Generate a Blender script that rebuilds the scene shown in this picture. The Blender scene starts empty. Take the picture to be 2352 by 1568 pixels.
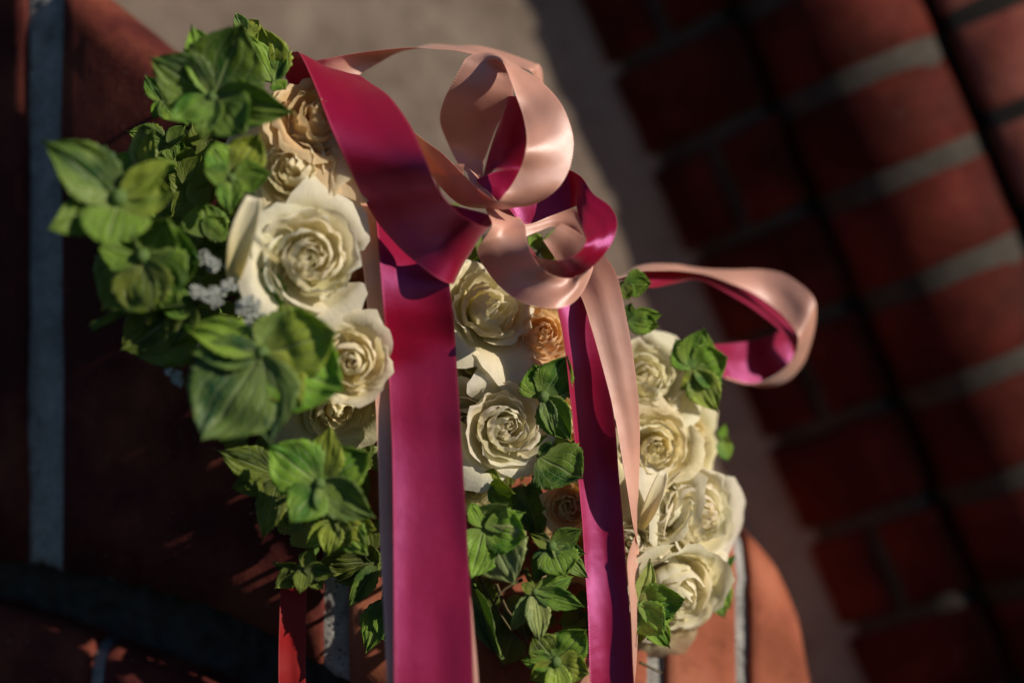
import bpy, math, random
from mathutils import Vector, Matrix, noise
R = math.radians
rnd = random.Random(7)
sc = bpy.context.scene
COL = sc.collection

# ------------------------------------------------------------------ camera, light, exposure
CAMY = -0.833
cam_d = bpy.data.cameras.new('camera'); cam = bpy.data.objects.new('camera', cam_d); COL.objects.link(cam)
cam.location = (0, CAMY, 0); cam.rotation_euler = (R(90), 0, 0)
cam_d.lens = 60; cam_d.sensor_width = 36; cam_d.clip_start = 0.02; cam_d.clip_end = 200
cam_d.dof.use_dof = True; cam_d.dof.focus_distance = 0.816; cam_d.dof.aperture_fstop = 1.75
sc.camera = cam
SUN = Vector((0.82, -0.40, 0.41)).normalized()
w = bpy.data.worlds.new('World'); sc.world = w; w.use_nodes = True
nt = w.node_tree; nt.nodes.clear()
sky = nt.nodes.new('ShaderNodeTexSky'); sky.sky_type = 'NISHITA'; sky.sun_disc = False
sky.sun_elevation = math.asin(SUN.z); sky.sun_rotation = math.atan2(SUN.x, SUN.y); sky.ozone_density = 6.0; sky.dust_density = 0.3
bg = nt.nodes.new('ShaderNodeBackground'); bg.inputs[1].default_value = 0.052
wo = nt.nodes.new('ShaderNodeOutputWorld')
nt.links.new(sky.outputs[0], bg.inputs[0]); nt.links.new(bg.outputs[0], wo.inputs[0])
sd = bpy.data.lights.new('sun', 'SUN'); sd.energy = 5.0; sd.angle = R(0.5); sd.color = (1.0, 0.87, 0.70)
so = bpy.data.objects.new('sun', sd); COL.objects.link(so)
so.rotation_euler = SUN.to_track_quat('Z', 'Y').to_euler()
sc.view_settings.view_transform = 'Standard'; sc.view_settings.look = 'None'
sc.view_settings.exposure = -0.05; sc.view_settings.gamma = 1
sc.cycles.use_denoising = True; sc.cycles.max_bounces = 8; sc.cycles.transparent_max_bounces = 8

# ------------------------------------------------------------------ helpers
def kk(Y): return 0.6 * (Y - CAMY) / 2352.0
def P(px, py, Y):
    k = kk(Y); return Vector(((px - 1176) * k, Y, (784 - py) * k))
def mesh(name, vs, fs, mat, smooth=True, uvs=None):
    m = bpy.data.meshes.new(name); m.from_pydata([tuple(v) for v in vs], [], fs)
    if uvs is not None:
        l = m.uv_layers.new(name='UVMap')
        flat = []
        for p in m.polygons:
            for vi in p.vertices: flat += list(uvs[vi])
        l.data.foreach_set('uv', flat)
    if smooth: m.polygons.foreach_set('use_smooth', [True] * len(m.polygons))
    if mat: m.materials.append(mat)
    m.update(); return m
def link(name, data, parent=None, mat4=None, color=None):
    o = bpy.data.objects.new(name, data); COL.objects.link(o)
    if parent is not None: o.parent = parent
    if mat4 is not None: o.matrix_local = mat4
    if color: o.color = (*color, 1)
    return o
def thing(name, label, cat, loc=(0, 0, 0), group=None):
    o = link(name, None); o.location = loc; o.empty_display_size = 0.01
    o['label'] = label; o['category'] = cat
    if group: o['group'] = group
    return o
def grid_faces(nu, nv, off=0):
    return [(off+j*(nu+1)+i, off+j*(nu+1)+i+1, off+(j+1)*(nu+1)+i+1, off+(j+1)*(nu+1)+i) for j in range(nv) for i in range(nu)]
def solid(o, t, offset=0):
    md = o.modifiers.new('thick', 'SOLIDIFY'); md.thickness = t; md.offset = offset
def lerp(a, b, t): return a + (b - a) * t
def pw(pts, x):
    if x <= pts[0][0]: return pts[0][1]
    for (x0, y0), (x1, y1) in zip(pts, pts[1:]):
        if x <= x1: return y0 + (y1 - y0) * (x - x0) / (x1 - x0)
    return pts[-1][1]
def frame(x, y, z, loc):
    m = Matrix.Identity(4)
    for i, a in enumerate((x, y, z)):
        for r in range(3): m[r][i] = a[r]
    for r in range(3): m[r][3] = loc[r]
    return m

# ------------------------------------------------------------------ materials
class NT:
    def __init__(s, name):
        s.m = bpy.data.materials.new(name); s.m.use_nodes = True; s.t = s.m.node_tree; s.t.nodes.clear()
        s.out = s.n('ShaderNodeOutputMaterial')
    def n(s, t, **kw):
        x = s.t.nodes.new(t)
        for a, v in kw.items():
            if a.startswith('i_'):
                key = a[2:]; key = int(key) if key.isdigit() else key.replace('_', ' ')
                x.inputs[key].default_value = v
            else: setattr(x, a, v)
        return x
    def l(s, a, b): s.t.links.new(a, b)
    def coord(s, which='Object', scale=None):
        c = s.n('ShaderNodeTexCoord').outputs[which]
        if scale is None: return c
        mp = s.n('ShaderNodeMapping'); mp.inputs['Scale'].default_value = scale if hasattr(scale, '__len__') else (scale,)*3
        s.l(c, mp.inputs[0]); return mp.outputs[0]
    def noise(s, vec, scale, detail=4, rough=0.55, dist=0):
        x = s.n('ShaderNodeTexNoise'); x.inputs['Scale'].default_value = scale; x.inputs['Detail'].default_value = detail
        x.inputs['Roughness'].default_value = rough; x.inputs['Distortion'].default_value = dist
        s.l(vec, x.inputs['Vector']); return x.outputs['Fac']
    def ramp(s, fac, stops):
        x = s.n('ShaderNodeValToRGB'); e = x.color_ramp.elements
        while len(e) < len(stops): e.new(0.5)
        for a, (p, c) in zip(e, stops): a.position = p; a.color = (*c, 1) if len(c) == 3 else c
        s.l(fac, x.inputs[0]); return x.outputs[0]
    def math(s, op, a, b=None, c=None, clamp=False):
        x = s.n('ShaderNodeMath', operation=op); x.use_clamp = clamp
        for i, v in enumerate((a, b, c)):
            if v is None: continue
            if isinstance(v, (int, float)): x.inputs[i].default_value = v
            else: s.l(v, x.inputs[i])
        return x.outputs[0]
    def mix(s, fac, a, b, mode='MIX'):
        x = s.n('ShaderNodeMix', data_type='RGBA', blend_type=mode)
        for i, v in ((0, fac), (6, a), (7, b)):
            if isinstance(v, (int, float)): x.inputs[i].default_value = v
            elif isinstance(v, tuple): x.inputs[i].default_value = (*v, 1)
            else: s.l(v, x.inputs[i])
        return x.outputs[2]
    def bump(s, h, strength, dist, prev=None):
        x = s.n('ShaderNodeBump'); x.inputs['Strength'].default_value = strength; x.inputs['Distance'].default_value = dist
        s.l(h, x.inputs['Height'])
        if prev is not None: s.l(prev, x.inputs['Normal'])
        return x.outputs[0]
    def bsdf(s, color, rough, normal=None, **kw):
        x = s.n('ShaderNodeBsdfPrincipled')
        if isinstance(color, tuple): x.inputs['Base Color'].default_value = (*color, 1)
        else: s.l(color, x.inputs['Base Color'])
        if isinstance(rough, (int, float)): x.inputs['Roughness'].default_value = rough
        else: s.l(rough, x.inputs['Roughness'])
        if normal is not None: s.l(normal, x.inputs['Normal'])
        for k, v in kw.items(): x.inputs[k.replace('_', ' ')].default_value = v
        return x
    def done(s, sh): s.l(sh, s.out.inputs[0]); return s.m
    def trans(s, b, color, fac, normal=None):
        t = s.n('ShaderNodeBsdfTranslucent')
        if isinstance(color, tuple): t.inputs[0].default_value = (*color, 1)
        else: s.l(color, t.inputs[0])
        if normal is not None: s.l(normal, t.inputs[1])
        m = s.n('ShaderNodeMixShader'); m.inputs[0].default_value = fac
        s.l(b.outputs[0], m.inputs[1]); s.l(t.outputs[0], m.inputs[2]); return m.outputs[0]

def mat_brick(name, c1, c2, c3, sc_=1.0):
    t = NT(name); co = t.coord('Object')
    oi = t.n('ShaderNodeObjectInfo')
    add = t.n('ShaderNodeVectorMath', operation='ADD'); t.l(co, add.inputs[0]); t.l(oi.outputs['Random'], add.inputs[1])
    v = add.outputs[0]
    n1 = t.noise(v, 14*sc_, 6, 0.6); n2 = t.noise(v, 90*sc_, 6, 0.7); n3 = t.noise(v, 420*sc_, 3, 0.6)
    col = t.ramp(n1, [(0.3, c1), (0.5, c2), (0.72, c3)])
    col = t.mix(t.math('MULTIPLY', t.ramp(n2, [(0.5, (0, 0, 0)), (0.75, (1, 1, 1))]), 0.45), col, tuple(x*0.45 for x in c1))
    col = t.mix(t.ramp(n3, [(0.68, (0, 0, 0)), (0.76, (1, 1, 1))]), col, (0.42, 0.33, 0.27))
    col = t.mix(t.math('MULTIPLY', oi.outputs['Random'], 0.35), col, c1)
    vo = t.n('ShaderNodeTexVoronoi'); vo.inputs['Scale'].default_value = 260*sc_; t.l(v, vo.inputs['Vector'])
    pit = t.ramp(vo.outputs['Distance'], [(0.08, (0, 0, 0)), (0.22, (1, 1, 1))])
    b = t.bump(n2, 0.5, 0.0012); b = t.bump(n3, 0.5, 0.0004, b); b = t.bump(pit, 0.25, 0.0004, b)
    return t.done(t.bsdf(col, 0.8, b, Specular_IOR_Level=0.12).outputs[0])
def mat_mortar(name, c1, c2, dark):
    t = NT(name); co = t.coord('Object')
    n1 = t.noise(co, 60, 5, 0.6); n2 = t.noise(co, 600, 4, 0.7)
    vo = t.n('ShaderNodeTexVoronoi'); vo.inputs['Scale'].default_value = 420; t.l(co, vo.inputs['Vector'])
    g = t.ramp(vo.outputs['Distance'], [(0.18, (0, 0, 0)), (0.34, (1, 1, 1))])
    sel = t.ramp(t.noise(co, 330, 2), [(0.45, (0, 0, 0)), (0.55, (1, 1, 1))])
    col = t.ramp(n1, [(0.3, c1), (0.7, c2)])
    col = t.mix(t.math('MULTIPLY', t.math('SUBTRACT', 1.0, g), sel), col, dark)
    col = t.mix(t.ramp(n2, [(0.58, (0, 0, 0)), (0.72, (1, 1, 1))]), col, tuple(min(1, x*1.5) for x in c2))
    b = t.bump(n2, 0.8, 0.0012); b = t.bump(g, 0.5, 0.0006, b)
    return t.done(t.bsdf(col, 0.9, b, Specular_IOR_Level=0.15).outputs[0])
def mat_plaster():
    t = NT('sandy_plaster'); co = t.coord('Object')
    n1 = t.noise(co, 9, 6, 0.6, 0.4); n2 = t.noise(co, 45, 6, 0.65); n3 = t.noise(co, 300, 4, 0.6)
    col = t.ramp(n1, [(0.3, (0.215, 0.172, 0.142)), (0.55, (0.285, 0.235, 0.19)), (0.75, (0.355, 0.295, 0.24))])
    col = t.mix(t.ramp(n2, [(0.5, (0, 0, 0)), (0.72, (0.7, 0.7, 0.7))]), col, (0.16, 0.12, 0.09))
    b = t.bump(n2, 0.5, 0.006); b = t.bump(n3, 0.4, 0.001, b)
    return t.done(t.bsdf(col, 0.9, b, Specular_IOR_Level=0.15).outputs[0])
def mat_satin(name, c, tr, trc, rough=0.33, ior=1.8, tint=(1, 1, 1)):
    t = NT(name); uv = t.coord('UV')
    sx = t.n('ShaderNodeSeparateXYZ'); t.l(uv, sx.inputs[0])
    # selvedge: a fine stitched edge, slightly paler, u across (0..1), v along in metres
    e = t.math('ABSOLUTE', t.math('SUBTRACT', sx.outputs[0], 0.5))
    edge = t.math('GREATER_THAN', e, 0.468)
    co = t.coord('Object')
    mp = t.n('ShaderNodeMapping'); mp.inputs['Scale'].default_value = (3, 260, 1); t.l(uv, mp.inputs[0])
    weave = t.noise(mp.outputs[0], 10, 3, 0.6)
    big = t.noise(co, 35, 3, 0.5)
    thread = t.math('SINE', t.math('MULTIPLY', sx.outputs[1], 5200.0))
    col = t.mix(t.ramp(big, [(0.35, (0, 0, 0)), (0.7, (1, 1, 1))]), c, tuple(x*0.86 for x in c))
    col = t.mix(t.math('MULTIPLY', edge, 0.6), col, tuple(min(1, x*1.25+0.04) for x in c))
    b = t.bump(weave, 0.22, 0.0006); b = t.bump(big, 0.25, 0.004, b)
    b = t.bump(t.math('MULTIPLY', thread, edge), 0.25, 0.0002, b)
    bs = t.bsdf(col, rough, b, IOR=ior, Anisotropic=0.5)
    bs.inputs['Sheen Weight'].default_value = 0.25; bs.inputs['Sheen Roughness'].default_value = 0.4
    bs.inputs['Specular Tint'].default_value = (*tint, 1)
    tg = t.n('ShaderNodeTangent', direction_type='UV_MAP'); t.l(tg.outputs[0], bs.inputs['Tangent'])
    return t.done(t.trans(bs, trc, tr, b))
def mat_petal(name, base, mid, rim, tr=0.30):
    t = NT(name); uv = t.coord('UV'); sx = t.n('ShaderNodeSeparateXYZ'); t.l(uv, sx.inputs[0])
    co = t.coord('Object')
    oi = t.n('ShaderNodeObjectInfo')
    n1 = t.noise(co, 1.6, 4, 0.6)
    vv = t.math('ADD', sx.outputs[1], t.math('MULTIPLY', t.math('SUBTRACT', n1, 0.5), 0.35))
    col = t.ramp(vv, [(0.1, base), (0.55, mid), (0.95, rim)])
    mp = t.n('ShaderNodeMapping'); mp.inputs['Scale'].default_value = (14, 2.2, 1); t.l(uv, mp.inputs[0])
    ve = t.noise(mp.outputs[0], 3.0, 5, 0.6, 0.6)
    col = t.mix(t.math('MULTIPLY', t.ramp(ve, [(0.35, (1, 1, 1)), (0.6, (0, 0, 0))]), 0.18), col, base)
    spot = t.ramp(t.noise(co, 7, 5, 0.7), [(0.70, (0, 0, 0)), (0.80, (1, 1, 1))])
    edge = t.ramp(sx.outputs[1], [(0.86, (0, 0, 0)), (1.0, (1, 1, 1))])
    col = t.mix(t.math('MULTIPLY', t.math('MULTIPLY', spot, edge), 0.3), col, (0.36, 0.24, 0.10))
    col = t.mix(0.8, col, oi.outputs['Color'], 'MULTIPLY')
    b = t.bump(ve, 0.25, 0.0008); b = t.bump(t.noise(co, 3, 3, 0.5), 0.25, 0.0025, b)
    bs = t.bsdf(col, 0.48, b, IOR=1.38)
    bs.inputs['Sheen Weight'].default_value = 0.15
    return t.done(t.trans(bs, t.mix(0.3, col, base), tr, b))
def mat_leaf(name='sepal_green'):
    t = NT(name); uv = t.coord('UV'); sx = t.n('ShaderNodeSeparateXYZ'); t.l(uv, sx.inputs[0])
    u = t.math('SUBTRACT', sx.outputs[0], 0.5); au = t.math('ABSOLUTE', u); v = sx.outputs[1]
    oi = t.n('ShaderNodeObjectInfo'); co = t.coord('Object')
    add = t.n('ShaderNodeVectorMath', operation='ADD'); t.l(co, add.inputs[0]); t.l(oi.outputs['Random'], add.inputs[1]); co = add.outputs[0]
    wob = t.math('MULTIPLY', t.math('SUBTRACT', t.noise(co, 4, 3), 0.5), 0.10)
    # veins leave the midrib low and sweep up to the rim
    s1 = t.math('ADD', t.math('SUBTRACT', v, t.math('MULTIPLY', t.math('POWER', au, 0.75), 1.05)), wob)
    f = t.math('FRACT', t.math('MULTIPLY', s1, 7.5))
    d = t.math('ABSOLUTE', t.math('SUBTRACT', f, 0.5))
    side = t.ramp(d, [(0.0, (0.7, 0.7, 0.7)), (0.08, (0, 0, 0))])
    # main veins fan out from the base
    s2 = t.math('ADD', t.math('DIVIDE', au, t.math('ADD', t.math('POWER', v, 0.55), 0.12)), t.math('MULTIPLY', wob, 0.5))
    f2 = t.math('ABSOLUTE', t.math('SUBTRACT', t.math('FRACT', t.math('ADD', t.math('MULTIPLY', s2, 5.0), 0.5)), 0.5))
    fan = t.ramp(f2, [(0.0, (1, 1, 1)), (0.11, (0, 0, 0))])
    side = t.math('MAXIMUM', side, fan)
    mid = t.ramp(t.math('ADD', au, t.math('MULTIPLY', v, 0.006)), [(0.008, (1, 1, 1)), (0.035, (0, 0, 0))])
    vo = t.n('ShaderNodeTexVoronoi', feature='DISTANCE_TO_EDGE'); vo.inputs['Scale'].default_value = 9; t.l(co, vo.inputs['Vector'])
    net = t.ramp(vo.outputs['Distance'], [(0.0, (1, 1, 1)), (0.06, (0, 0, 0))])
    veins = t.math('MAXIMUM', mid, t.math('MULTIPLY', side, 0.8)); veins = t.math('MAXIMUM', veins, t.math('MULTIPLY', net, 0.28))
    base = oi.outputs['Color']
    dk = t.mix(1.0, base, (0.52, 0.66, 0.52), 'MULTIPLY'); lt = t.mix(0.42, base, (0.46, 0.60, 0.07))
    nz = t.noise(co, 1.6, 3, 0.5, 0.5)
    col = t.mix(t.ramp(nz, [(0.32, (0, 0, 0)), (0.54, (1, 1, 1))]), dk, lt)
    bl = t.ramp(v, [(0.0, (1, 1, 1)), (0.35, (0, 0, 0))])
    col = t.mix(t.math('MULTIPLY', bl, 0.45), col, (0.36, 0.42, 0.18))
    col = t.mix(t.math('MULTIPLY', veins, 0.75), col, (0.42, 0.52, 0.24))
    b = t.bump(t.math('SUBTRACT', 1.0, veins), 0.6, 0.0010); b = t.bump(t.noise(co, 14, 4), 0.22, 0.0006, b)
    bs = t.bsdf(col, 0.46, b, IOR=1.45)
    return t.done(t.trans(bs, t.mix(0.35, col, (0.30, 0.50, 0.03)), 0.50, b))
def mat_plain(name, c, rough=0.7, bumpscale=None):
    t = NT(name); co = t.coord('Object'); n = t.noise(co, bumpscale or 200, 4)
    col = t.ramp(n, [(0.3, tuple(x*0.6 for x in c)), (0.7, c)])
    return t.done(t.bsdf(col, rough, t.bump(n, 0.4, 0.001)).outputs[0])

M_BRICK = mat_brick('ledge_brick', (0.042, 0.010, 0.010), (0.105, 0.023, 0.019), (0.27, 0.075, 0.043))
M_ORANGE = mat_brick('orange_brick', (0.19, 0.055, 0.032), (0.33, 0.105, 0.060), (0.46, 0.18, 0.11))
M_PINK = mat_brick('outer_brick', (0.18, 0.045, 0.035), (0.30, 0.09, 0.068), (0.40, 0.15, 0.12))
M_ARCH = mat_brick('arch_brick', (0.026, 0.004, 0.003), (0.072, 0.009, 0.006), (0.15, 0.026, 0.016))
M_MORT = mat_mortar('ledge_mortar', (0.22, 0.22, 0.22), (0.42, 0.415, 0.40), (0.02, 0.03, 0.03))
M_SHADE_MORT = mat_mortar('shade_dark_mortar', (0.035, 0.032, 0.03), (0.075, 0.07, 0.065), (0.01, 0.01, 0.01))  # mortar coloured near black, shade of gap and groove painted in
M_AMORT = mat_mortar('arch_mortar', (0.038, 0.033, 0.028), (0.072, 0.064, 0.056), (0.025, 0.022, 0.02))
M_PLAS = mat_plaster()
M_MAG = mat_satin('magenta_satin', (0.29, 0.001, 0.026), 0.18, (0.80, 0.0, 0.012), 0.40, 2.0, (.9, .34, .92))
M_PEA = mat_satin('peach_satin', (0.75, 0.43, 0.33), 0.26, (0.95, 0.26, 0.08), 0.45, 2.3, (.95, .92, 1))
M_RED = mat_satin('red_satin', (0.28, 0.001, 0.003), 0.08, (0.6, 0.0, 0.0), 0.55, 1.4)
M_CREAM = mat_petal('cream_petal', (0.88, 0.79, 0.42), (0.93, 0.88, 0.65), (0.95, 0.92, 0.80), 0.46)
M_PEACH = mat_petal('peach_petal', (0.90, 0.56, 0.20), (0.93, 0.75, 0.44), (0.94, 0.84, 0.62), 0.50)
M_LEAF = mat_leaf()
M_BUD = mat_plain('bud_green', (0.10, 0.19, 0.035), 0.5, 300)
M_STEM = mat_plain('stem_brown', (0.10, 0.075, 0.03), 0.8)
M_FOAM = mat_plain('foam_green', (0.012, 0.018, 0.008), 0.95, 90)
M_WHITE = mat_plain('tiny_white_blossom', (0.62, 0.66, 0.62), 0.6, 500)

# ------------------------------------------------------------------ recessed plaster wall
YW = 0.23
def add_wall():
    t = thing('plaster_wall', 'sandy tan rendered wall behind the bouquet, half in sun', 'wall', (0, YW, -0.6))
    nx, nz = 90, 70; vs = []
    for j in range(nz+1):
        for i in range(nx+1):
            x = -0.75 + 1.15*i/nx; z = -0.4 + 1.1*j/nz
            d = noise.fractal(Vector((x*14, z*14, 3)), 1.0, 2.0, 4)*0.0025
            vs.append((x, d, z+0.6 - 0.15))
    o = link('render_coat', mesh('render_coat', vs, grid_faces(nx, nz), M_PLAS), t)
    return t
add_wall()

# ------------------------------------------------------------------ brick surround at the right: splayed face, roll moulding, outer face
E = Vector((0.385, 0, -0.923)).normalized(); S = Vector((0.923, 0, 0.385)).normalized(); YV = Vector((0, 1, 0))
def rbox(w, h, d, r=0.003, seed=0, jitter=0.0008):
    """bevelled brick: w along x, h along y, depth d towards +z away from the face at z=0"""
    n = 5; vs = []; idx = {}
    xs = [-w/2, -w/2+r, -w/6, w/6, w/2-r, w/2]; ys = [-h/2, -h/2+r, -h/6, h/6, h/2-r, h/2]
    for j, y in enumerate(ys):
        for i, x in enumerate(xs):
            e = (i in (0, 5)) or (j in (0, 5))
            q = Vector((x*60+seed, y*60, seed))
            dx = noise.noise(q)*jitter*2; dy = noise.noise(q+Vector((9, 0, 0)))*jitter*2; dz = noise.noise(q+Vector((0, 9, 0)))*jitter
            vs.append((x+dx, y+dy, (r if e else 0)+dz))
    f = grid_faces(5, 5)
    f = [tuple(reversed(q)) for q in f]
    ring = [i for i in range(6)] + [6*j+5 for j in range(1, 6)] + [30+i for i in range(4, -1, -1)] + [6*j for j in range(4, 0, -1)]
    off = len(vs)
    for a in ring: vs.append((vs[a][0], vs[a][1], d))
    m = len(ring)
    for a in range(m): f.append((ring[a], ring[(a+1) % m], off+(a+1) % m, off+a))
    f.append(tuple(off+a for a in range(m)))
    return vs, f
def add_arch():
    s1, s2, s3 = 0.120, 0.196, 0.306
    Yf = 0.186
    t = thing('brick_surround', 'blurred dark red brick surround with a rounded moulding, right of the bouquet', 'brick surround', tuple(S*0.25 + E*0.5 + YV*0.3))
    inv = Matrix.Translation(-t.location)
    pitch, L = 0.063, 0.0540
    meshes = []
    a0 = Vector((s1, YW - 0.004)); a1 = Vector((s2, Yf))
    fl = (a1-a0).length; tdir = (a1-a0).normalized()
    # face frame: x across (s,Y plane), y along E, z into the wall
    X = S*tdir.x + YV*tdir.y; Z = X.cross(E);
    if Z.y < 0: Z = -Z
    w1 = (fl-0.010)/2
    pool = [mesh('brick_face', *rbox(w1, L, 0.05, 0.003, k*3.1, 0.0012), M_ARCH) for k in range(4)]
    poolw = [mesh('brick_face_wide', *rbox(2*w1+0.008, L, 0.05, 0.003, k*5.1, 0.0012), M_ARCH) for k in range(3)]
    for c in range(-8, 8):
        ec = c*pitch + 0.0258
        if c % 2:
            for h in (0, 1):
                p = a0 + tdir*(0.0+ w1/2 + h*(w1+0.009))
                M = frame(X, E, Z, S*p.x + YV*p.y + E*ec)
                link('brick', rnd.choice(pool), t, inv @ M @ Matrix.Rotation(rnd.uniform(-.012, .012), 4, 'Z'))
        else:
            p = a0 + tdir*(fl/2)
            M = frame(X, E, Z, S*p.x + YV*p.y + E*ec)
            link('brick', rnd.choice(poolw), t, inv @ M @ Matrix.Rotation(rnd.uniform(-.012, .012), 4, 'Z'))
    # roll moulding bricks
    rc = Vector((0.257, 0.220)); rad = 0.059
    def roll(seed, r, L, ends=True):
        n, vs = 20, []
        rows = [(-L/2, 0.004), (-L/2+.003, 0), (-L/6, 0), (L/6, 0), (L/2-.003, 0), (L/2, 0.004)] if ends else [(-L/2, 0), (L/2, 0)]
        for (y, inn) in rows:
            for i in range(n+1):
                a = R(-30) + R(240)*i/n
                rr = r - inn + noise.noise(Vector((i*.35+seed, y*40, seed)))*0.0012
                vs.append((-math.cos(a)*rr, y, -math.sin(a)*rr))
        f = grid_faces(n, len(rows)-1)
        b = len(vs); vs.append((0, rows[0][0], 0)); vs.append((0, rows[-1][0], 0))
        for i in range(n):
            f.append((b, i+1, i)); k = (len(rows)-1)*(n+1); f.append((b+1, k+i, k+i+1))
        return vs, f
    rpool = [mesh('roll_brick', *roll(k*2.3, rad, L), M_ARCH) for k in range(4)]
    for c in range(-8, 8):
        M = frame(S, E, YV, S*rc.x + YV*rc.y + E*(c*pitch + 0.0297))
        link('moulded_brick', rnd.choice(rpool), t, inv @ M)
    M = frame(S, E, YV, S*rc.x + YV*rc.y)
    link('mortar', mesh('mortar_core', *roll(0, rad-0.0008, 1.1, False), M_AMORT), t, inv @ M)
    # outer face
    w3 = 0.105
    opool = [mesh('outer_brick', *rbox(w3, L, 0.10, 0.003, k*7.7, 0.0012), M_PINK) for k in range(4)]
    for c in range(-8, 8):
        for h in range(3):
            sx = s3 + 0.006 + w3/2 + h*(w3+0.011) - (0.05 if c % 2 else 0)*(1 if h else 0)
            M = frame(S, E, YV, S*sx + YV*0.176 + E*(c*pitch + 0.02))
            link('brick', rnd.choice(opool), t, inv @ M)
    # mortar beds behind the faces
    v, f = rbox(fl-0.014, 1.1, 0.05, 0.001, 0, 0); off = S*((a0+a1)/2).x + YV*((a0+a1)/2).y + Z*0.005
    link('mortar', mesh('mortar_bed', v, f, M_AMORT), t, inv @ frame(X, E, Z, off))
    v, f = rbox(0.36, 1.1, 0.10, 0.001, 0, 0)
    link('mortar', mesh('mortar_bed_outer', v, f, M_AMORT), t, inv @ frame(S, E, YV, S*(s3+0.187) + YV*0.1775))
    v, f = rbox(0.14, 1.1, 0.04, 0.001, 0, 0)
    link('mortar', mesh('mortar_bed_back', v, f, M_SHADE_MORT), t, inv @ frame(S, E, YV, S*rc.x + YV*0.232))  # groove beside the roll: its shade is painted as dark mortar colour
add_arch()

# ------------------------------------------------------------------ brick ledge below and behind the bouquet
TOP = [(-200, -330), (230, -6), (360, 96), (700, 388), (1100, 742), (1500, 1075), (1640, 1178), (1700, 1208), (1760, 1252), (1800, 1305), (1835, 1375), (1858, 1450), (1872, 1560), (1878, 1800)]
BOT = [(-200, 1240), (0, 1282), (230, 1325), (420, 1368), (650, 1465), (800, 1572), (1100, 1760), (1300, 1900), (2000, 2100)]
def ff(px):
    x = (px-1176)*0.00022
    d = x + 0.06
    return 0.014 + (d*d/(2*0.30) if d < 0 else d*d/(2*0.34))
def ledge_rows(px, inset=0.0, rr=0.030, top=TOP, bot=BOT, yoff=0.0, nf=9, na=8):
    Yf = ff(px) + yoff
    pt, pb = pw(top, px), pw(bot, px)
    x = P(px, 0, Yf).x
    zt = P(px, pt, Yf+rr*0.7).z - inset; zb = P(px, pb, Yf).z + inset*0.2
    rr2 = min(rr, max(0.004, (zt-zb)*0.45))
    pts = []
    for j in range(nf+1):
        z = lerp(zb, zt-rr2, j/nf); pts.append(Vector((x, Yf+inset, z)))
    for j in range(1, na+1):
        a = R(90)*j/na
        pts.append(Vector((x, Yf + inset + rr2*(1-math.cos(a)), zt - rr2 + rr2*math.sin(a))))
    pts.append(Vector((x, Yf+rr2+0.12, zt)))
    return pts
def ledge_piece(p0, p1, inset, mat, edge=7, step=26, amp=0.0010, freq=90, slant=0, origin=Vector((0, 0, 0)), jag=0, **kw):
    n = max(2, int((p1-p0)/step)); cols = [(p0, inset+0.006), (p0+2, inset+0.0015), (p0+edge, inset)]
    cols += [(p0+edge + (p1-p0-2*edge)*i/n, inset) for i in range(1, n)]
    cols += [(p1-edge, inset), (p1-2, inset+0.0015), (p1, inset+0.006)]
    vs = []; nr = None
    for (px, ins) in cols:
        rows = ledge_rows(px, ins, **kw); nr = len(rows)-1
        # brick underside turns back at the bottom
        b = rows[0]; rows = [b + Vector((0, 0.05, 0.002)), b + Vector((0, 0.003, -0.0005))] + rows[0:]
        nr = len(rows)-1
        for j, q in enumerate(rows):
            sh = slant*(784 - 0)*0
            nn = noise.fractal(q*freq, 1.0, 2.0, 3)*amp
            jg = noise.fractal(Vector((q.z*55, px*0.01, 2)), 1.0, 2.0, 3)*jag if ins > inset else 0
            zj = noise.fractal(Vector((q.x*120, 7, 1)), 1.0, 2.0, 4)*0.0035 if j < 3 else 0
            vs.append(q + Vector((jg + slant*q.z, nn, nn*0.6 + zj)) - origin)
    f = []
    m = nr+1
    for i in range(len(cols)-1):
        for j in range(nr): f.append((i*m+j, (i+1)*m+j, (i+1)*m+j+1, i*m+j+1))
    return mesh('ledge_piece', vs, f, mat)
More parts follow.
